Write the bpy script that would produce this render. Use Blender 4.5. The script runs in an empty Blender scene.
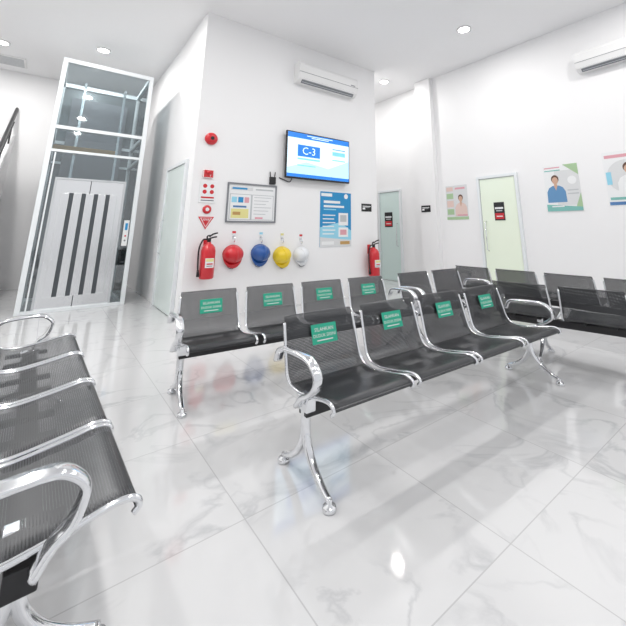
import bpy, bmesh, math
from mathutils import Vector, Matrix
D=bpy.data; COL=bpy.context.scene.collection
R=math.radians
# ------------------------------------------------------------ materials
def mat(name,col,rough=.5,metal=0,emit=0,spec=.5,coat=0):
    m=D.materials.new(name); m.use_nodes=True
    b=m.node_tree.nodes['Principled BSDF']
    b.inputs['Base Color'].default_value=(*col,1); b.inputs['Roughness'].default_value=rough
    b.inputs['Metallic'].default_value=metal; b.inputs['Specular IOR Level'].default_value=spec
    if coat: b.inputs['Coat Weight'].default_value=coat
    if emit:
        b.inputs['Emission Color'].default_value=(*col,1); b.inputs['Emission Strength'].default_value=emit
    nt=m.node_tree; n=nt.nodes.new('ShaderNodeTexNoise'); n.inputs['Scale'].default_value=3
    tc=nt.nodes.new('ShaderNodeTexCoord'); nt.links.new(tc.outputs['Object'],n.inputs['Vector'])
    mr=nt.nodes.new('ShaderNodeMapRange'); mr.inputs['To Min'].default_value=max(0,rough-.03); mr.inputs['To Max'].default_value=min(1,rough+.03)
    nt.links.new(n.outputs['Fac'],mr.inputs['Value']); nt.links.new(mr.outputs['Result'],b.inputs['Roughness'])
    return m
M=dict(
 wall=mat('wall_paint',(.86,.858,.865),.6), ceil=mat('ceiling_paint',(.89,.89,.9),.7),
 white=mat('white_plastic',(.8,.8,.8),.35), paper=mat('paper_white',(.82,.83,.84),.5),
 alu=mat('white_aluminium',(.78,.81,.83),.35), black=mat('black_plastic',(.012,.012,.014),.4),
 dark=mat('dark_metal',(.02,.021,.024),.35,.3), grey=mat('grey_plastic',(.2,.21,.23),.4),
 lgrey=mat('light_grey',(.5,.52,.54),.4), pale=mat('pale_grey',(.68,.69,.7),.4),
 chrome=mat('chrome',(.8,.81,.83),.13,1), steel=mat('brushed_steel',(.8,.81,.82),.26,1),
 slot=mat('slot_shadow_grey',(.09,.10,.11),.3,.5),
 red=mat('red_paint',(.6,.015,.025),.3,coat=.3), green=mat('green_sign',(.02,.42,.27),.45),
 blue=mat('blue_print',(.015,.26,.55),.45), dblue=mat('helmet_blue',(.015,.09,.33),.3,coat=.3),
 yellow=mat('helmet_yellow',(.85,.62,.02),.3,coat=.3), hwhite=mat('helmet_white',(.78,.8,.83),.3,coat=.3),
 lblue=mat('light_blue',(.3,.64,.8),.5), skin=mat('print_skin',(.6,.38,.28),.6), brown=mat('print_brown',(.12,.06,.04),.6),
 orange=mat('amber_panel',(.5,.3,.1),.4), pink=mat('print_pink',(.7,.35,.4),.6), teal=mat('print_teal',(.2,.48,.44),.6),
 pgreen=mat('print_green',(.38,.54,.32),.6), tyellow=mat('print_yellow',(.75,.7,.3),.6), navy=mat('print_navy',(.08,.2,.42),.6), blush=mat('print_blush',(.72,.55,.5),.6),
 scrub=mat('print_clothing_blue',(.12,.28,.5),.6),
 frost=mat('frosted_glass_green',(.66,.79,.76),.2), frosty=mat('frosted_glass_warm',(.80,.87,.73),.2,emit=.05), frostp=mat('frosted_glass_pale',(.78,.86,.84),.2),
 interior=mat('lift_interior',(.17,.19,.2),.25,.4),
 scr=mat('screen_white',(.72,.9,1.0),.3,emit=.5), scrp=mat('screen_pale_blue',(.5,.78,.98),.3,emit=.5), scrb=mat('screen_blue',(.015,.17,.58),.3,emit=.7), scrl=mat('screen_light_blue',(.2,.55,.92),.3,emit=.6),
 lamp=mat('lamp_disc',(1,.98,.95),.3,emit=18),
)
def glassmat():
    m=D.materials.new('clear_glass'); m.use_nodes=True; nt=m.node_tree; nt.nodes.clear()
    o=nt.nodes.new('ShaderNodeOutputMaterial'); mx=nt.nodes.new('ShaderNodeMixShader')
    t=nt.nodes.new('ShaderNodeBsdfTransparent'); t.inputs[0].default_value=(.8,.86,.88,1)
    g=nt.nodes.new('ShaderNodeBsdfGlossy'); g.inputs['Roughness'].default_value=.03
    lw=nt.nodes.new('ShaderNodeLayerWeight'); lw.inputs[0].default_value=.3
    ad=nt.nodes.new('ShaderNodeMath'); ad.operation='ADD'; ad.inputs[1].default_value=.12; ad.use_clamp=True
    nt.links.new(lw.outputs['Fresnel'],ad.inputs[0]); nt.links.new(ad.outputs[0],mx.inputs[0])
    nt.links.new(t.outputs[0],mx.inputs[1]); nt.links.new(g.outputs[0],mx.inputs[2]); nt.links.new(mx.outputs[0],o.inputs[0]); return m
M['glass']=glassmat()
def perfmat():
    m=mat('perforated_black_steel',(.055,.057,.062),.3,.45,spec=.7); nt=m.node_tree; b=nt.nodes['Principled BSDF']
    uv=nt.nodes.new('ShaderNodeUVMap'); uv.uv_map='UVMap'
    vm=nt.nodes.new('ShaderNodeVectorMath'); vm.operation='SCALE'; vm.inputs['Scale'].default_value=1/.008
    fr=nt.nodes.new('ShaderNodeVectorMath'); fr.operation='FRACTION'
    sb=nt.nodes.new('ShaderNodeVectorMath'); sb.operation='SUBTRACT'; sb.inputs[1].default_value=(.5,.5,0)
    ln=nt.nodes.new('ShaderNodeVectorMath'); ln.operation='LENGTH'
    cm=nt.nodes.new('ShaderNodeMath'); cm.operation='LESS_THAN'; cm.inputs[1].default_value=.29
    nt.links.new(uv.outputs[0],vm.inputs[0]); nt.links.new(vm.outputs[0],fr.inputs[0]); nt.links.new(fr.outputs[0],sb.inputs[0])
    nt.links.new(sb.outputs[0],ln.inputs[0]); nt.links.new(ln.outputs['Value'],cm.inputs[0])
    t=nt.nodes.new('ShaderNodeBsdfTransparent'); mx=nt.nodes.new('ShaderNodeMixShader')
    nt.links.new(cm.outputs[0],mx.inputs[0]); nt.links.new(b.outputs[0],mx.inputs[1]); nt.links.new(t.outputs[0],mx.inputs[2])
    nt.links.new(mx.outputs[0],nt.nodes['Material Output'].inputs[0]); return m
M['perf']=perfmat()
def floormat():
    m=D.materials.new('marble_tile'); m.use_nodes=True; nt=m.node_tree; N=nt.nodes.new; L=nt.links.new
    b=nt.nodes['Principled BSDF']; tc=N('ShaderNodeTexCoord')
    mp=N('ShaderNodeVectorMath'); mp.operation='SUBTRACT'; mp.inputs[1].default_value=(.87,1.0,0); L(tc.outputs['Object'],mp.inputs[0])
    sc=N('ShaderNodeVectorMath'); sc.operation='SCALE'; sc.inputs['Scale'].default_value=1/.8; L(mp.outputs[0],sc.inputs[0])
    fr=N('ShaderNodeVectorMath'); fr.operation='FRACTION'; L(sc.outputs[0],fr.inputs[0])
    fl=N('ShaderNodeVectorMath'); fl.operation='FLOOR'; L(sc.outputs[0],fl.inputs[0])
    sx=N('ShaderNodeSeparateXYZ'); L(fr.outputs[0],sx.inputs[0])
    def edge(o):
        a=N('ShaderNodeMath'); a.operation='SUBTRACT'; a.inputs[1].default_value=.5; L(o,a.inputs[0])
        c=N('ShaderNodeMath'); c.operation='ABSOLUTE'; L(a.outputs[0],c.inputs[0])
        d=N('ShaderNodeMath'); d.operation='GREATER_THAN'; d.inputs[1].default_value=.4968; L(c.outputs[0],d.inputs[0]); return d
    e1,e2=edge(sx.outputs[0]),edge(sx.outputs[1])
    mxx=N('ShaderNodeMath'); mxx.operation='MAXIMUM'; L(e1.outputs[0],mxx.inputs[0]); L(e2.outputs[0],mxx.inputs[1])
    wn=N('ShaderNodeTexWhiteNoise'); L(fl.outputs[0],wn.inputs['Vector'])
    of=N('ShaderNodeVectorMath'); of.operation='SCALE'; of.inputs['Scale'].default_value=7; L(wn.outputs['Color'],of.inputs[0])
    ad=N('ShaderNodeVectorMath'); ad.operation='ADD'; L(tc.outputs['Object'],ad.inputs[0]); L(of.outputs[0],ad.inputs[1])
    n1=N('ShaderNodeTexNoise'); n1.inputs['Scale'].default_value=1.5; n1.inputs['Detail'].default_value=6; n1.inputs['Distortion'].default_value=1.4; L(ad.outputs[0],n1.inputs['Vector'])
    a=N('ShaderNodeMath'); a.operation='SUBTRACT'; a.inputs[1].default_value=.5; L(n1.outputs['Fac'],a.inputs[0])
    c=N('ShaderNodeMath'); c.operation='ABSOLUTE'; L(a.outputs[0],c.inputs[0])
    B=(.63,.632,.64,1)
    r=N('ShaderNodeValToRGB'); r.color_ramp.elements[0].color=(.49,.495,.51,1); r.color_ramp.elements[1].position=.035; r.color_ramp.elements[1].color=B; L(c.outputs[0],r.inputs[0])
    n2=N('ShaderNodeTexNoise'); n2.inputs['Scale'].default_value=2.0; n2.inputs['Detail'].default_value=3; L(ad.outputs[0],n2.inputs['Vector'])
    r2=N('ShaderNodeValToRGB'); r2.color_ramp.elements[0].position=.4; r2.color_ramp.elements[1].position=.65; L(n2.outputs['Fac'],r2.inputs[0])
    mv=N('ShaderNodeMix'); mv.data_type='RGBA'; L(r2.outputs[0],mv.inputs[0]); mv.inputs[6].default_value=B; L(r.outputs[0],mv.inputs[7])
    mg=N('ShaderNodeMix'); mg.data_type='RGBA'; L(mxx.outputs[0],mg.inputs[0]); L(mv.outputs[2],mg.inputs[6]); mg.inputs[7].default_value=(.47,.47,.48,1)
    L(mg.outputs[2],b.inputs['Base Color']); b.inputs['Roughness'].default_value=.07; b.inputs['Specular IOR Level'].default_value=.9; b.inputs['IOR'].default_value=1.55
    return m
M['floor']=floormat()
# ------------------------------------------------------------ mesh builder
def cr(pts,n=6):
    out=[]; P=[Vector(p) for p in pts]; P=[P[0]*2-P[1]]+P+[P[-1]*2-P[-2]]
    for i in range(1,len(P)-2):
        for k in range(n):
            t=k/n; a,b,c,d=P[i-1],P[i],P[i+1],P[i+2]
            out.append(.5*((2*b)+(c-a)*t+(2*a-5*b+4*c-d)*t*t+(3*b-a-3*c+d)*t**3))
    out.append(P[-2]); return out
class MB:
    def __init__(s): s.bm=bmesh.new(); s.mats=[]; s.uv=s.bm.loops.layers.uv.new('UVMap')
    def mi(s,m):
        if m not in s.mats: s.mats.append(m)
        return s.mats.index(m)
    def face(s,vs,m,smooth=False):
        try: f=s.bm.faces.new(vs)
        except ValueError: return None
        f.material_index=s.mi(m); f.smooth=smooth; return f
    def box(s,x0,x1,y0,y1,z0,z1,m,bev=0):
        v=[s.bm.verts.new((x,y,z)) for x in(x0,x1) for y in(y0,y1) for z in(z0,z1)]
        fs=[s.face([v[i] for i in q],m) for q in((0,1,3,2),(4,6,7,5),(0,4,5,1),(2,3,7,6),(0,2,6,4),(1,5,7,3))]
        if bev:
            es=list({e for f in fs for e in f.edges})
            r=bmesh.ops.bevel(s.bm,geom=es,offset=bev,segments=3,affect='EDGES',profile=.5)
            for f in r['faces']: f.material_index=s.mi(m); f.smooth=True
        return s
    def poly(s,pts,y,m,d=0.0):
        a=[s.bm.verts.new((x,y,z)) for x,z in pts]; f=s.face(a,m)
        f.normal_update()
        if f.normal.y>0: f.normal_flip()
        if d:
            b=[s.bm.verts.new((x,y+d,z)) for x,z in pts]; n=len(a)
            for i in range(n): s.face([a[i],a[(i+1)%n],b[(i+1)%n],b[i]],m)
            s.face(b[::-1],m)
        return s
    def disc(s,cx,cz,r,y,m,d=0,rz=None,n=28):
        rz=rz or r
        return s.poly([(cx+r*math.cos(2*math.pi*i/n),cz+rz*math.sin(2*math.pi*i/n)) for i in range(n)],y,m,d)
    def rect(s,x0,x1,z0,z1,y,m,d=0): return s.poly([(x0,z0),(x1,z0),(x1,z1),(x0,z1)],y,m,d)
    def lathe(s,prof,m,n=28,axis='z',o=(0,0,0)):
        o=Vector(o); rings=[]
        for r,h in prof:
            ring=[]
            for i in range(n):
                a=2*math.pi*i/n; c,sn=r*math.cos(a),r*math.sin(a)
                p=Vector((c,sn,h)) if axis=='z' else (Vector((c,h,-sn)) if axis=='y' else Vector((h,c,sn)))
                ring.append(s.bm.verts.new(o+p))
            rings.append(ring)
        for a,b in zip(rings,rings[1:]):
            for i in range(n): s.face([a[i],a[(i+1)%n],b[(i+1)%n],b[i]],m,True)
        s.face(rings[0][::-1],m); s.face(rings[-1],m); return s
    def tube(s,path,a,b,m,ref=(1,0,0),n=12,sm=6,taper=None,sq=1.0):
        P=cr(path,sm) if sm else [Vector(p) for p in path]; ref=Vector(ref); rings=[]
        for i,p in enumerate(P):
            t=(P[min(i+1,len(P)-1)]-P[max(i-1,0)]).normalized()
            x=(ref-t*ref.dot(t))
            x=x.normalized() if x.length>1e-4 else t.orthogonal().normalized()
            nn=t.cross(x).normalized(); k=1 if not taper else taper[0]+(taper[1]-taper[0])*i/(len(P)-1)
            ring=[]
            for j in range(n):
                an=2*math.pi*j/n; c,si=math.cos(an),math.sin(an)
                c=math.copysign(abs(c)**sq,c); si=math.copysign(abs(si)**sq,si)
                ring.append(s.bm.verts.new(p+x*(a*k*c)+nn*(b*k*si)))
            rings.append(ring)
        for q,r in zip(rings,rings[1:]):
            for j in range(n): s.face([q[j],q[(j+1)%n],r[(j+1)%n],r[j]],m,True)
        s.face(rings[0][::-1],m); s.face(rings[-1],m); return s
    def text(s,t,size,x,z,y,m,align='CENTER'):
        c=D.curves.new('t','FONT'); c.body=t; c.size=size; c.align_x=align; c.align_y='CENTER'; c.resolution_u=2
        o=D.objects.new('t',c); COL.objects.link(o); bpy.context.view_layer.update()
        me=D.meshes.new_from_object(o.evaluated_get(bpy.context.evaluated_depsgraph_get()))
        me.transform(Matrix.Translation((x,y,z))@Matrix.Rotation(R(90),4,'X'))
        n0=len(s.bm.faces); s.bm.from_mesh(me); s.bm.faces.ensure_lookup_table(); k=s.mi(m)
        for f in s.bm.faces[n0:]: f.material_index=k
        D.objects.remove(o); D.curves.remove(c); D.meshes.remove(me); return s
    def mesh(s,name,solid=0):
        if not solid: bmesh.ops.recalc_face_normals(s.bm,faces=[f for f in s.bm.faces if all(len(e.link_faces)==2 for e in f.edges)])
        me=D.meshes.new(name); s.bm.to_mesh(me); s.bm.free()
        for m in s.mats: me.materials.append(M[m])
        return me
def ob(name,me,parent=None,loc=(0,0,0),rot=(0,0,0),label=None,cat=None,group=None,kind=None):
    if isinstance(me,MB): me=me.mesh(name)
    o=D.objects.new(name,me); COL.objects.link(o); o.location=loc; o.rotation_euler=[R(a) for a in rot]
    if parent: o.parent=parent
    if label:o['label']=label
    if cat:o['category']=cat
    if group:o['group']=group
    if kind:o['kind']=kind
    return o
def struct(name,b,label): return ob(name,b,kind='structure',label=label)
# ------------------------------------------------------------ room
H=4.9
struct('floor',MB().box(-3.2,7.25,-3,11.1,-.1,0,'floor'),'glossy white marble tile floor with grey veins')
struct('ceiling',MB().box(-3.2,7.25,-3,11.1,H,H+.1,'ceil'),'plain white painted ceiling')
struct('wall_back',MB().box(-3.2,7.25,11,11.15,0,H,'wall'),'plain white painted wall behind the lift')
struct('wall_left',MB().box(-3.35,-3.2,-3,11.15,0,H,'wall'),'plain white painted side wall')
struct('wall_front',MB().box(1.6,5.49,5.74,11,0,H,'wall'),'white painted wall block carrying the screen and helmets')
struct('wall_right',MB().box(6.9,7.25,-3,5.3,0,H,'wall'),'white painted wall with posters and a door')
struct('wall_recess',MB().box(7.05,7.25,5.3,11,0,H,'wall'),'white painted wall set back beyond the pillar')
struct('wall_pillar',MB().box(6.78,6.9,5.16,5.3,0,H,'wall').box(6.78,7.05,5.3,5.62,0,H,'wall'),'slim white pillar between two doors')
v=MB().box(-.3,.3,-.3,.3,-.02,0,'white')
for i in range(7): v.box(-.26,.26,-.25+.075*i,-.21+.075*i,-.026,-.02,'lgrey')
ob('ceiling_vent',v,loc=(-1.25,10.3,H),label='square white louvered ceiling air vent',cat='vent')
XR=-1.0; SL=.85
def rz(y): return 3.28-(10.9-y)*SL
pm=MB(); 
prof=[(7.1,0),(11,0),(11,rz(11)),(7.1,rz(7.1))]
a=[pm.bm.verts.new((XR-.06,y,z)) for y,z in prof]; b=[pm.bm.verts.new((XR+.06,y,z)) for y,z in prof]
pm.face(a,'wall'); pm.face(b[::-1],'wall')
for i in range(4): pm.face([a[i],b[i],b[(i+1)%4],a[(i+1)%4]],'wall')
struct('wall_stair',pm,'sloping white stair parapet')
hr=ob('stair_handrail',None,loc=(XR,8.8,rz(8.8)),label='dark metal handrail running up along white stair parapet',cat='handrail')
y0,y1=7.2,10.95
def P3(y,dz): return (0,y-8.8,rz(y)+dz-rz(8.8))
ob('rail',MB().tube([P3(y0,.65),P3(y1,.65)],.035,.06,'dark',sm=0),hr)
ob('rail',MB().tube([P3(y0,.35),P3(y1,.35)],.015,.015,'dark',sm=0),hr)
pmsh=MB().tube([(0,0,0),(0,0,.64)],.015,.015,'dark',ref=(1,0,0),sm=0).mesh('post')
for i in range(5):
    y=y0+.1+i*.85; p=P3(y,0); ob('post',pmsh,hr,loc=p)
# ------------------------------------------------------------ doors
def door(name,w,h,loc,rz,frostm,label,handle=1):
    b=MB(); f=.055
    b.box(-w/2,-w/2+f,-.05,.0,0,h,'alu',.004); b.box(w/2-f,w/2,-.05,.0,0,h,'alu',.004); b.box(-w/2+f,w/2-f,-.05,0,h-f,h,'alu',.004)
    o=ob(name,b,loc=loc,rot=(0,0,rz),kind='structure',label=label)
    p=MB().box(-w/2+f+.012,w/2-f-.012,-.03,-.012,.01,h-f-.012,frostm).box(-w/2+f,-w/2+f+.012,-.02,0,.0,h-f,'lgrey').box(w/2-f-.012,w/2-f,-.02,0,0,h-f,'lgrey').box(-w/2+f,w/2-f,-.02,0,h-f-.012,h-f,'lgrey')
    ob('door_panel',p,o)
    hx=w/2-f-.09 if handle>0 else -w/2+f+.09
    ob('door_handle',MB().tube([(hx,-.031,.85),(hx,-.08,.87),(hx,-.08,1.4),(hx,-.031,1.42)],.011,.011,'chrome',sm=0),o)
    return o
door('door_1',.86,2.33,(6.899,3.73,0),-90,'frosty','frosted glass door with white aluminium frame',-1)
door('door_2',.84,2.3,(7.049,6.86,0),-90,'frost','frosted green glass door with white frame',1)
door('door_3',1.25,2.36,(1.599,6.62,0),-90,'frostp','frosted pale green glass door beside the lift',-1)
# ------------------------------------------------------------ lift
LX,LY=.48,7.6
lift=ob('glass_lift',None,loc=(LX,LY,0),label='glass lift shaft with white frame and steel slatted door',cat='lift')
w=.72; f=MB(); dp=1.5; HT=4.22
for x in(-w,w-.07):
    for y in(0,dp-.07): f.box(x,x+.07,y,y+.07,0,HT,'alu',.006)
f.box(-w+.12,-w+.14,0,.05,0.05,2.52,'alu'); 
for z,t in((HT-.08,.08),(2.93,.06),(2.53,.045),(0,.05)):
    f.box(-w+.07,w-.07,0,.07,z,z+t,'alu',.004); f.box(-w+.07,w-.07,dp-.07,dp,z,z+t,'alu')
    f.box(-w,-w+.07,.07,dp-.07,z,z+t,'alu'); f.box(w-.07,w,.07,dp-.07,z,z+t,'alu')
ob('lift_frame',f,lift,label='white aluminium shaft frame')
ob('glass_panel',MB().box(-w+.07,w-.07,.03,.036,2.99,HT-.08,'glass'),lift)
ob('glass_panel',MB().box(-w+.07,w-.07,.03,.036,2.575,2.93,'glass'),lift)
ob('glass_panel',MB().box(-w+.07,-.53,.03,.036,.05,2.53,'glass'),lift)
ob('glass_panel',MB().box(.50,w-.07,.03,.036,.05,2.53,'glass'),lift)
ob('glass_panel',MB().box(-.53,.50,.03,.036,2.11,2.53,'glass'),lift)
ob('glass_panel',MB().box(-w+.03,-w+.036,.07,dp-.07,.05,HT-.08,'glass'),lift)
ob('glass_panel',MB().box(w-.036,w-.03,.07,dp-.07,.05,HT-.08,'glass'),lift)
ob('back_panel',MB().box(-w+.07,w-.07,dp-.05,dp-.03,.05,HT-.09,'interior').box(-.5,.5,dp-.09,dp-.05,2.2,HT-.3,'grey').box(-.35,-.31,.6,.66,.1,HT-.2,'steel').box(.31,.35,.6,.66,.1,HT-.2,'steel'),lift)
ob('cross_beam',MB().box(-w+.07,.3,.5,.56,2.62,2.74,'orange',.005),lift,label='amber beam inside the shaft')
d=MB(); dx0,dx1=-.5,.47
d.box(dx0,dx1,.055,.10,.05,2.08,'steel')
n=5; sw=(dx1-dx0-.10)/n
for i in range(n):
    x=dx0+.05+i*sw
    d.box(x+.03,x+sw-.03,.035,.055,.22,1.86,'steel',.006)
for i in range(n-1):
    x=dx0+.05+(i+1)*sw; d.box(x-.03,x+.03,.05,.055,.22,1.86,'slot')
d.box(dx0+.47,dx0+.48,.048,.055,.05,.22,'dark'); d.box(dx0+.47,dx0+.48,.048,.055,1.86,2.08,'dark')
d.box(dx0-.03,dx0,.03,.1,.05,2.11,'lgrey'); d.box(dx1,dx1+.03,.03,.1,.05,2.11,'lgrey'); d.box(dx0,dx1,.03,.1,2.08,2.11,'lgrey')
ob('lift_door',d,lift,label='brushed steel door with vertical slots')
ob('control_panel',MB().box(.55,.63,-.015,.03,.98,1.42,'white',.004).box(.57,.61,-.018,-.015,1.25,1.37,'blue').disc(.59,1.15,.015,-.017,'red').disc(.59,1.07,.015,-.017,'grey'),lift,label='white call panel with blue display')
# ------------------------------------------------------------ TV
FY=5.742
def wallobj(name,X,Z,label,cat,side='f',off=0,group=None,parts=None):
    if side=='f': loc,rot=(X,FY-off,Z),(0,0,0)
    else: loc,rot=({'r':6.9002}[side]-off,X,Z),(0,0,-90)
    return ob(name,None,loc=loc,rot=rot,label=label,cat=cat,group=group)
tv=wallobj('television',3.88,2.6,'wall-mounted flat television showing a blue and white queue display','television')
W,h2=.735,.44
ob('tv_body',MB().box(-W,W,-.13,-.08,-h2,h2,'black',.008),tv)
s=MB(); y=-.1305
s.rect(-W+.02,W-.02,-h2+.03,h2-.02,y,'scr'); y-=.001
s.poly([(-W+.02,-h2+.03),(W-.02,-h2+.03),(W-.02,-.0),(.2,-.2),(-.3,-.12),(-W+.02,-.25)],y,'scrp')
y-=.001
s.rect(-W+.02,W-.02,h2-.12,h2-.02,y,'scrb'); s.rect(-W+.02,W-.02,-h2+.03,-h2+.09,y,'scrb')
s.rect(-.5,.0,-.02,.2,y,'scrb'); s.rect(.3,.62,.08,.16,y,'scrl'); s.rect(-.5,.0,-.08,-.05,y,'scrl'); s.rect(.3,.62,-.02,.0,y,'scrl'); s.rect(.3,.62,.2,.215,y,'scrb'); s.rect(-.5,-.1,-.2,-.18,y,'scrl')
y-=.001; s.text('C-3',.2,-.25,.085,y,'scr')
s.rect(-.3,.3,h2-.06,h2-.045,y,'scr').rect(-.2,.2,h2-.09,h2-.075,y,'scr')
ob('tv_screen',s,tv,label='lit blue and white screen')
ob('wall_bracket',MB().box(-.2,.2,-.08,0,-.15,.15,'black'),tv)
ob('power_cable',MB().tube([(-.55,-.06,-.4),(-.6,-.05,-.5),(-.7,-.02,-.47),(-.8,-.02,-.44)],.009,.009,'black'),tv)
rt=wallobj('network_router',2.95,2.11,'small black router box fixed to wall under the television','router')
ob('router_body',MB().box(-.055,.055,-.05,0,-.08,.05,'black',.008),rt); ob('antenna',MB().tube([(-.04,-.02,.05),(-.05,-.02,.14)],.008,.008,'black',sm=0),rt); ob('antenna',MB().tube([(.04,-.02,.05),(.05,-.02,.14)],.008,.008,'black',sm=0),rt)
# ------------------------------------------------------------ AC
def ac(X,Z,side,W,label,k=1.0):
    o=wallobj('air_conditioner',X,Z,label,'air conditioner',side,group='wall air conditioners')
    b=MB(); pr=[(0,-.2),(-.13,-.2),(-.2,-.14),(-.235,-.02),(-.235,.14),(-.2,.2),(0,.2)]
    n=len(pr); L=[b.bm.verts.new((-W,y,z)) for y,z in pr]; Q=[b.bm.verts.new((W,y,z)) for y,z in pr]
    b.face(L,'white'); b.face(Q[::-1],'white')
    for i in range(n): b.face([L[i],Q[i],Q[(i+1)%n],L[(i+1)%n]],'white')
    b.box(-W,W,-.238,-.2,-.024,-.016,'grey'); b.rect(W-.2,W-.08,-.0,.02,-.236,'grey')
    ob('housing',b,o)
    ob('air_louver',MB().poly([(-W+.08,-.055),(W-.08,-.055),(W-.08,.055),(-W+.08,.055)],0,'grey',.006).box(-W+.1,W-.1,-.004,0,-.03,-.02,'lgrey').box(-W+.1,W-.1,-.004,0,.02,.03,'lgrey'),o,loc=(0,-.168,-.172),rot=(40,0,0),label='dark air outlet slot')
    o.scale=(k,k,k); return o
ac(4.05,4.24,'f',.73,'white wall air conditioner above the television')
ac(1.34,4.07,'r',.78,'white wall air conditioner high above the posters',.85)
# ------------------------------------------------------------ fire things
def ext(X,Z,k,label,s=1.0):
    o=wallobj('fire_extinguisher',X,Z,label,'fire extinguisher',group='red fire extinguishers')
    c=(0,-.15,0); r=.105*k
    ob('tank',MB().lathe([(.001,0),(r*.85,0),(r,.02),(r,.42),(r*.9,.47),(r*.6,.51),(r*.3,.53),(r*.3,.55),(.001,.55)],'red',o=c),o,label='glossy red tank')
    ob('sticker',MB().poly([(-.06*k,.17),(.06*k,.17),(.06*k,.31),(-.06*k,.31)],-.15-r-.003,'paper',.03).rect(-.055*k,.055*k,.26,.3,-.15-r-.004,'tyellow').rect(-.045*k,.045*k,.19,.2,-.15-r-.004,'black').rect(-.045*k,.045*k,.215,.235,-.15-r-.004,'red'),o)
    ob('valve',MB().lathe([(.001,.55),(.03,.55),(.03,.6),(.02,.61),(.001,.61)],'black',o=c).tube([(0,-.15,.6),(.05,-.17,.62),(.11,-.18,.63)],.014,.01,'black').tube([(0,-.15,.63),(.05,-.17,.67),(.12,-.18,.69)],.014,.008,'black').tube([(-.03,-.15,.58),(-.03,-.15,.64),(.02,-.15,.65)],.012,.01,'black'),o)
    ob('hose',MB().tube([(-.03,-.15,.59),(-.1,-.16,.58),(-.15,-.17,.45),(-.15,-.17,.25),(-.14,-.17,.12)],.013,.013,'black').tube([(-.14,-.17,.14),(-.135,-.17,.04)],.017,.017,'black',sm=0,taper=(1,1.5)),o)
    ob('wall_hook',MB().box(-.02,.02,-.15,0,.5,.54,'red').box(-.04,.04,-.01,0,.42,.6,'red'),o)
    o.scale=(s,s,s)
ext(1.89,.56,1.05,'red fire extinguisher hung below a triangular sign',.94)
ext(5.23,.36,1.1,'red fire extinguisher hung beside the blue poster')
be=wallobj('fire_alarm_bell',1.83,2.68,'round red fire alarm bell on white wall','alarm bell')
ob('bell_gong',MB().lathe([(.1,0),(.1,-.03),(.085,-.06),(.05,-.075),(.001,-.08)][::-1],'red',axis='y').disc(0,0,.03,-.082,'dark'),be)
sp=wallobj('alarm_indicator',1.83,2.11,'small white alarm indicator with red lamp','alarm light')
ob('housing',MB().box(-.08,.08,-.04,0,-.065,.065,'white',.008).text('FIRE',.05,0,-.035,-.042,'red'),sp); ob('lamp',MB().lathe([(.03,-.04),(.03,-.06),(.015,-.075),(.001,-.077)][::-1],'red',axis='y',o=(0,0,.02)),sp,label='red lamp')
pn=MB().box(-.13,.13,-.015,0,-.17,.17,'paper',.003)
for i,(cx,cz) in enumerate([(-.05,.09),(.06,.09),(-.05,-.0),(.06,-.0)]): pn.disc(cx,cz,.032,-.017,'red')
pn.rect(-.1,.1,-.1,-.075,-.017,'red').rect(-.1,.1,-.14,-.125,-.017,'grey')
ob('fire_safety_sign',pn,loc=(1.85,FY,1.83),label='white fire safety notice with red round symbols',cat='sign')
ob('manual_call_point',MB().lathe([(.065,0),(.065,-.02),(.05,-.03),(.001,-.031)][::-1],'red',axis='y').disc(0,0,.028,-.033,'paper'),loc=(1.86,FY,1.56),label='round red manual fire call point',cat='call point')
ob('triangular_extinguisher_sign',MB().poly([(-.12,.09),(.12,.09),(0,-.1)],-.006,'red',.006).poly([(-.09,.075),(.09,.075),(.0,-.07)],-.0065,'paper').poly([(-.075,.07),(.075,.07),(0,-.055)],-.007,'red').text('APAR',.045,0,.043,-.0075,'paper'),loc=(1.86,5.74,1.36),label='red inverted triangle fire extinguisher sign',cat='sign')
# ------------------------------------------------------------ notice board
nb=wallobj('notice_board',2.6,1.69,'white notice board with dark frame and pinned charts','notice board')
b=MB()
for q in((-.44,.44,.295,.32),(-.44,.44,-.32,-.295),(-.44,-.42,-.295,.295),(.42,.44,-.295,.295)): b.box(q[0],q[1],-.03,0,q[2],q[3],'grey')
ob('board_frame',b,nb); b=MB().box(-.42,.42,-.012,0,-.295,.295,'paper'); y=-.0135
b.rect(-.39,.39,-.28,.14,y,'lgrey').rect(-.38,.0,.2,.26,y,'pale').rect(-.36,-.1,.215,.245,y-.001,'blue').rect(.05,.38,.215,.24,y,'lgrey')
b.rect(-.38,-.03,-.27,.13,y-.0005,'paper').rect(.0,.38,-.27,.13,y-.0005,'paper')
for i in range(6): b.rect(.03,.35-.05*(i%3),.09-.055*i,.1-.055*i,y-.001,'lgrey')
b.rect(-.36,-.06,-.25,-.1,y-.001,'tyellow').rect(-.36,-.27,.0,.09,y-.001,'lblue').rect(-.25,-.16,.0,.09,y-.001,'blue').rect(-.14,-.06,.0,.09,y-.001,'pink').rect(-.33,-.1,-.08,-.05,y-.001,'navy').rect(-.33,-.2,-.2,-.15,y-.002,'orange').rect(.06,.2,-.26,-.23,y-.001,'pink')
ob('board_surface',b,nb)
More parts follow.
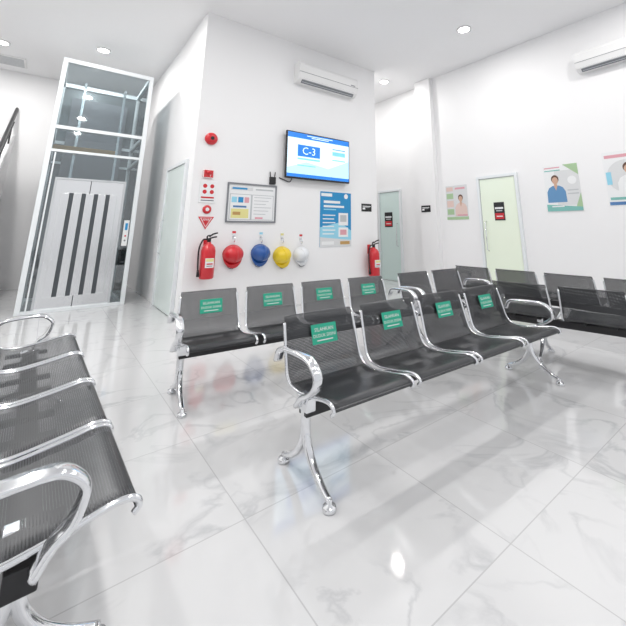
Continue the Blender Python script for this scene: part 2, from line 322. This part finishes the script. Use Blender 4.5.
# ------------------------------------------------------------ helmets, hooks
gh='safety helmets hanging on the wall'
def helmet(X,Z,m,tilt,label,k=1.0):
    o=wallobj('safety_helmet',X,Z,label,'helmet',group=gh)
    o.rotation_euler=(0,R(tilt),0); kx=1.18
    b=MB(); pr=[]
    for i in range(9):
        a=i/8*math.pi/2; pr.append((max(.001,.135*k*math.cos(a)),-.03-.17*k*math.sin(a)))
    pr.insert(0,(.135*k,0.0))
    b.lathe(pr[::-1],m,axis='y',n=32)
    for v in b.bm.verts: v.co.x*=kx
    ob('helmet_shell',b,o)
    ob('ridge',MB().tube([(0,-.03-.17*k*math.sin(a)-.004,.135*k*math.cos(a)) for a in [i/8*math.pi for i in range(1,8)]],.018,.008,m,sm=3),o)
    b=MB(); n=32
    ins,outr=[],[]
    for i in range(n):
        a=2*math.pi*i/n; e=.015+(.065*max(0,-math.sin(a))**2)
        ins.append(b.bm.verts.new((.13*k*kx*math.cos(a),-.035,.13*k*math.sin(a))))
        outr.append(b.bm.verts.new(((.13*k*kx+.6*e)*math.cos(a),-.008-(.05*max(0,-math.sin(a))),(.13*k+e)*math.sin(a))))
    for i in range(n): b.face([ins[i],ins[(i+1)%n],outr[(i+1)%n],outr[i]],m,True)
    br=ob('brim',b.mesh('brim',1),o); mo=br.modifiers.new('s','SOLIDIFY'); mo.thickness=.006; mo.offset=0
    ob('chin_strap',MB().tube([(-.1,-.02,-.1),(-.05,-.006,-.2),(.03,-.006,-.21),(.1,-.02,-.1)],.006,.003,'grey'),o)
helmet(2.32,.88,'red',0,'red safety helmet hanging from a wall hook')
helmet(2.79,.88,'dblue',6,'blue safety helmet hanging between red and yellow ones')
helmet(3.19,.83,'yellow',-14,'yellow safety helmet hanging tilted on wall hook')
helmet(3.57,.83,'hwhite',-18,'white safety helmet hanging tilted on wall hook',.9)
for i,X in enumerate((2.32,2.79,3.19,3.57)):
    z=1.15-.02*i
    o=wallobj('coat_hook',X,z,'small chrome wall hook with tag above a helmet','hook',group='wall hooks')
    ob('hook',MB().tube([(0,0,.0),(0,-.05,0),(0,-.07,-.04),(0,-.05,-.08),(0,-.02,-.07)],.008,.008,'chrome').box(-.02,.02,-.008,0,-.04,.03,'chrome'),o)
    ob('tag',MB().box(-.035,.035,-.012,0,.03,.09,'paper').rect(-.03,.03,.05,.085,-.013,['red','lblue','tyellow','red'][i]),o)
# ------------------------------------------------------------ posters
b=MB().box(-.38,.38,-.008,0,-.52,.52,'blue'); y=-.009
b.rect(-.36,-.1,.43,.49,y,'paper').disc(.25,.45,.05,y,'paper').rect(-.3,.1,.3,.35,y,'paper').rect(-.3,.2,.22,.26,y,'paper').rect(-.3,.0,.17,.19,y,'lblue')
b.poly([(-.38,-.16),(.1,-.06),(.38,-.22),(.38,-.52),(-.38,-.52)],y,'lblue').poly([(-.38,-.34),(.38,-.4),(.38,-.52),(-.38,-.52)],y-.0005,'pale').rect(.06,.3,-.12,.12,y-.001,'paper').rect(.1,.26,-.05,.08,y-.002,'lgrey').rect(.06,.3,-.34,-.16,y-.001,'paper').rect(.1,.26,-.3,-.2,y-.002,'pink')
for i in range(6): b.rect(-.32,-.02-.03*(i%2),.06-.07*i,.08-.07*i,y-.001,'paper')
b.rect(-.34,-.05,-.48,-.42,y-.001,'paper').rect(.1,.34,-.48,-.42,y-.001,'orange')
ob('information_poster',b,loc=(4.37,5.7402,1.46),label='tall blue and white information poster on wall',cat='poster')
def person(b,cx,cz,s,y,coat,hair='brown'):
    b.poly([(cx-.3*s,cz-.75*s),(cx+.3*s,cz-.75*s),(cx+.29*s,cz-.4*s),(cx+.22*s,cz-.26*s),(cx+.1*s,cz-.19*s),(cx-.1*s,cz-.19*s),(cx-.22*s,cz-.26*s),(cx-.29*s,cz-.4*s)],y,coat)
    b.rect(cx-.045*s,cx+.045*s,cz-.2*s,cz-.1*s,y-.0008,'skin')
    b.poly([(cx-.06*s,cz-.18*s),(cx+.06*s,cz-.18*s),(cx,cz-.36*s)],y-.001,'skin')
    b.disc(cx,cz+.03*s,.12*s,y-.0015,hair,rz=.14*s).disc(cx,cz-.02*s,.095*s,y-.0025,'skin',rz=.12*s)
def poster(X,Z,W,Hh,fn,label):
    b=MB().box(-W,W,-.006,0,-Hh,Hh,'paper'); fn(b,-.007)
    ob('wall_poster',b,loc=(6.9002,X,Z),rot=(0,0,-90),label=label,cat='poster',group='printed wall posters')
def f1(b,y):
    b.rect(-.27,.27,-.37,.37,y,'pale').rect(-.27,.27,-.37,-.31,y-.001,'pgreen').rect(-.25,-.08,.25,.34,y-.001,'blush').rect(-.03,.22,.28,.32,y-.001,'pink').rect(-.25,-.08,.08,.2,y-.001,'pgreen'); person(b,.1,.08,.5,y-.001,'blush')
    b.rect(-.25,-.08,-.1,.04,y-.001,'blush').rect(-.25,-.08,-.26,-.14,y-.001,'pgreen').rect(.0,.25,-.29,-.26,y-.003,'pink')
def f2(b,y):
    b.rect(-.26,.0,.35,.37,y,'pink').rect(-.26,.0,.30,.32,y,'teal').rect(-.1,.28,-.3,.3,y-.0005,'pale'); person(b,-.1,.14,.52,y-.001,'scrub')
    b.poly([(-.28,-.4),(.28,-.4),(.28,-.34),(-.28,-.28)],y-.005,'teal').disc(.17,.12,.07,y-.002,'paper').rect(.08,.25,-.06,-.04,y-.002,'lgrey').rect(.08,.25,-.12,-.1,y-.002,'lgrey').rect(-.2,0,-.33,-.31,y-.006,'paper')
    b.poly([(.05,.4),(.28,.4),(.28,.2)],y-.002,'pgreen').poly([(.18,-.34),(.28,-.34),(.28,-.1)],y-.003,'pgreen')
def f3(b,y):
    b.disc(-.0,.02,.26,y,'pale').rect(-.26,.1,.32,.37,y,'pink').rect(-.28,.28,-.42,-.37,y,'navy'); person(b,.03,.14,.55,y-.001,'paper'); b.rect(-.26,-.05,-.34,-.3,y-.003,'teal').rect(-.27,-.2,-.1,.1,y-.003,'lblue')
poster(4.69,1.84,.27,.37,f1,'small health poster with woman and green panels')
poster(2.55,1.97,.28,.40,f2,'health poster of person in blue clothing with green footer')
poster(1.61,2.05,.29,.42,f3,'health poster with person in white and blue footer')
def rsign(loc,rot,w,h,label,red=0):
    b=MB().box(-w,w,-.01,0,-h,h,'black')
    b.rect(-w*.8,w*.8,h*.25,h*.45,-.011,'paper').rect(-w*.6,w*.6,h*.0,h*.12,-.011,'lgrey')
    if red: b.rect(-w*.85,w*.85,-h*.85,-h*.2,-.011,'red').rect(-w*.6,w*.6,-h*.6,-h*.5,-.012,'paper')
    else: b.rect(-w*.8,-w*.3,-h*.5,h*.0,-.011,'paper')
    ob('room_sign',b,loc=loc,rot=rot,label=label,cat='sign',group='black room signs')
rsign((5.18,FY,1.71),(0,0,0),.14,.08,'black room sign with white lettering on wall')
rsign((6.7802,5.45,1.73),(0,0,-90),.13,.075,'black room sign on slim pillar')
rsign((6.87,3.72,1.61),(0,0,-90),.105,.175,'black and red sign fixed to frosted door',1)
rsign((7.02,6.9,1.52),(0,0,-90),.14,.19,'black and red sign fixed to green glass door',1)
# ------------------------------------------------------------ downlights
gl='recessed ceiling downlights'
tm=MB().lathe([(.13,0),(.13,-.012),(.1,-.018),(.095,-.006),(.001,-.006)][::-1],'white').mesh('trim_ring'); lm=MB().lathe([(.001,-.02),(.09,-.02),(.108,-.014),(.105,-.006),(.001,-.006)],'lamp').mesh('lamp_disc')
for x,y,e in [(.34,8.46,44),(-1.29,9.33,45),(5.52,3.33,26),(6.08,6.0,23),(2.9,3.33,20),(.3,3.33,28),(2.9,.8,20),(5.52,.8,26),(.3,.8,20),(-1.8,3.33,44),(.3,5.8,39),(-1.6,6.2,47),(6.3,8.6,28),(.3,-1.6,20),(2.9,-1.6,23),(5.5,-1.6,27)]:
    o=ob('ceiling_downlight',None,loc=(x,y,H),label='round white recessed ceiling downlight, switched on',cat='downlight',group=gl)
    ob('trim_ring',tm,o); ob('lamp_disc',lm,o)
    l=D.lights.new('downlight','AREA'); l.shape='DISK'; l.size=.2; l.energy=e; l.color=(1,.985,.96)
    lo=D.objects.new('downlight_lamp',l); COL.objects.link(lo); lo.location=(0,0,-.026); lo.parent=o
# ------------------------------------------------------------ benches
PF=[(-.264,.402),(-.272,.415),(-.258,.432),(-.22,.437),(-.1,.418),(.03,.398),(.10,.396),(.155,.405)]
PBk=[(.155,.405),(.19,.435),(.212,.49),(.235,.57),(.258,.65),(.278,.713),(.294,.730),(.312,.726)]
def shell(prof,hw,name,top=False):
    b=MB(); P=cr([(0,y,z) for y,z in prof],5); nx=8; rows=[]; L=0; n=len(P)
    for i,p in enumerate(P):
        if i: L+=(P[i]-P[i-1]).length
        k=1.0
        if top:
            q=(n-1-i); k=1-.05*i/(n-1)-.09*max(0,1-q/8)**2.0
        rows.append([(b.bm.verts.new((hw*k*(2*j/nx-1),p.y+ (.012*(1-(2*j/nx-1)**2)*min(1,i/8) if top else 0),p.z)),hw*k*(2*j/nx-1),L) for j in range(nx+1)])
    for a,c in zip(rows,rows[1:]):
        for j in range(nx):
            q=[a[j],a[j+1],c[j+1],c[j]]; f=b.face([v[0] for v in q],'perf',True)
            for lp,v in zip(f.loops,q): lp[b.uv].uv=(v[1],v[2])
    return b.mesh(name,1)
def railm(sg):
    pts=[(-.258,.395),(-.274,.412),(-.260,.434),(-.21,.441),(-.1,.421),(.03,.401),(.10,.399),(.158,.410),(.195,.44),(.216,.49),(.238,.57),(.260,.65),(.276,.70)]
    p=[(-sg*.014*max(0,(i-8)/4),y,z-.004) for i,(y,z) in enumerate(pts)]
    return MB().tube(p,.010,.010,'chrome',sm=5).mesh('side_rail')
rail_me={1:railm(1),-1:railm(-1)}
armp=[(0,.225,.52),(0,.19,.58),(0,.12,.60),(0,-.05,.61),(0,-.14,.60),(0,-.20,.555),(0,-.195,.50),(0,-.14,.455),(0,-.07,.42),(0,-.02,.37)]
arm_me=MB().tube(armp,.028,.013,'chrome',sm=6,sq=.75).mesh('armrest')
armq=[(0,.225,.52),(0,.19,.575),(0,.12,.592),(0,.0,.598),(0,-.06,.588),(0,-.11,.545),(0,-.11,.50),(0,-.09,.455),(0,-.05,.42),(0,-.02,.37)]
arm2_me=MB().tube(armq,.034,.014,'chrome',sm=6,sq=.75).mesh('armrest')
lg=MB().tube([(0,0,.385),(0,0,.3),(0,-.015,.2),(0,-.07,.12),(0,-.15,.065),(0,-.225,.035)],.024,.02,'chrome',taper=(1.25,.7))
lg.tube([(0,0,.385),(0,0,.3),(0,.015,.2),(0,.07,.12),(0,.15,.065),(0,.225,.035)],.024,.02,'chrome',taper=(1.25,.7))
lg.box(-.03,.03,-.055,.055,.33,.4,'chrome',.008)
leg_me=lg.mesh('leg')
foot_me=MB().lathe([(.001,0),(.032,0),(.034,.01),(.03,.02),(.012,.026),(.012,.045),(.001,.045)],'chrome').mesh('foot')
brk_me=MB().box(-.02,.02,-.1,.13,.37,.392,'black',.004).mesh('seat_bracket')
stk=MB().box(-.095,.095,-.0012,0,-.056,.056,'green').text('SILAHKAN',.031,0,.024,-.002,'paper').text('DUDUK DISINI',.026,0,-.011,-.002,'paper').rect(-.06,.06,-.04,-.034,-.002,'paper').mesh('sticker')
def bench(n,pitch,cx,cy,rot,label,signs=0,leg_in=.04,gap=.034,arm=None):
    hw=pitch/2-gap
    seat_me=shell(PF,hw,'seat'); back_me=shell(PBk,hw,'backrest',True)
    o=ob('waiting_bench',None,loc=(cx,cy,0),rot=(0,0,rot),label=label,cat='bench',group='steel waiting benches')
    T=n*pitch; e=T/2
    for i in range(n):
        x=-e+pitch*(i+.5)
        for me,nm in((seat_me,'seat'),(back_me,'backrest')):
            q=ob(nm,me,o,loc=(x,0,0),label='perforated black steel '+nm)
            m=q.modifiers.new('s','SOLIDIFY'); m.thickness=.002
            if nm=='backrest': bk=q
        if signs: ob('sticker',stk,bk,loc=(.012,.240,.608),rot=(-15.5,0,0),label='green sticker with white lettering')
        for sx in(-1,1): ob('side_rail',rail_me[sx],o,loc=(x+sx*(hw+.006),0,0),label='chrome side rail')
        ob('seat_bracket',brk_me,o,loc=(x-.12,0,0)); ob('seat_bracket',brk_me,o,loc=(x+.12,0,0))
    ob('beam',MB().box(-e+.02,e-.02,-.04,.04,.305,.371,'black',.005),o,label='black steel support beam')
    for sx in(-1,1):
        lo=ob('leg',leg_me,o,loc=(sx*(e-leg_in),0,0),label='chrome forked leg')
        for y in(-.225,.225): ob('foot',foot_me,lo,loc=(0,y,0))
        ob('armrest',arm or arm_me,o,loc=(sx*(e+.02),0,0),label='chrome looped armrest')
    return o
bench(4,.6,2.36,1.79,-2.0,'black perforated steel bench with green stickers, standing in open floor',1)
bench(4,.57,2.02,3.05,-5.5,'black perforated steel bench with green stickers, facing away from the screen',1,gap=.038)
bench(4,.6,.045,2.65,91.5,'four-seat black perforated steel bench with chrome armrests, without stickers',leg_in=.17,arm=arm2_me,gap=.026)
bench(2,.6,3.97,2.93,-4,'two-seat black perforated steel bench beside the sticker benches')
bench(3,.62,4.22,1.4,100,'three-seat black perforated steel bench seen from behind',gap=.045,leg_in=.42)
bench(4,.64,5.25,2.25,91,'four-seat black perforated steel bench facing the poster wall',gap=.045)
# ------------------------------------------------------------ world, camera
w=D.worlds.new('w'); bpy.context.scene.world=w; w.use_nodes=True
w.node_tree.nodes['Background'].inputs[0].default_value=(.96,.97,1,1); w.node_tree.nodes['Background'].inputs[1].default_value=.8
bpy.context.scene.view_settings.view_transform='Standard'
c=D.cameras.new('camera'); co=D.objects.new('camera',c); COL.objects.link(co); bpy.context.scene.camera=co
co.location=(0,0,1.25); co.rotation_euler=(R(90+13.6),0,R(-38.4)); c.sensor_width=36; c.lens=360/626*36
c.shift_x=-30/626; c.shift_y=-170/626; c.clip_start=.05
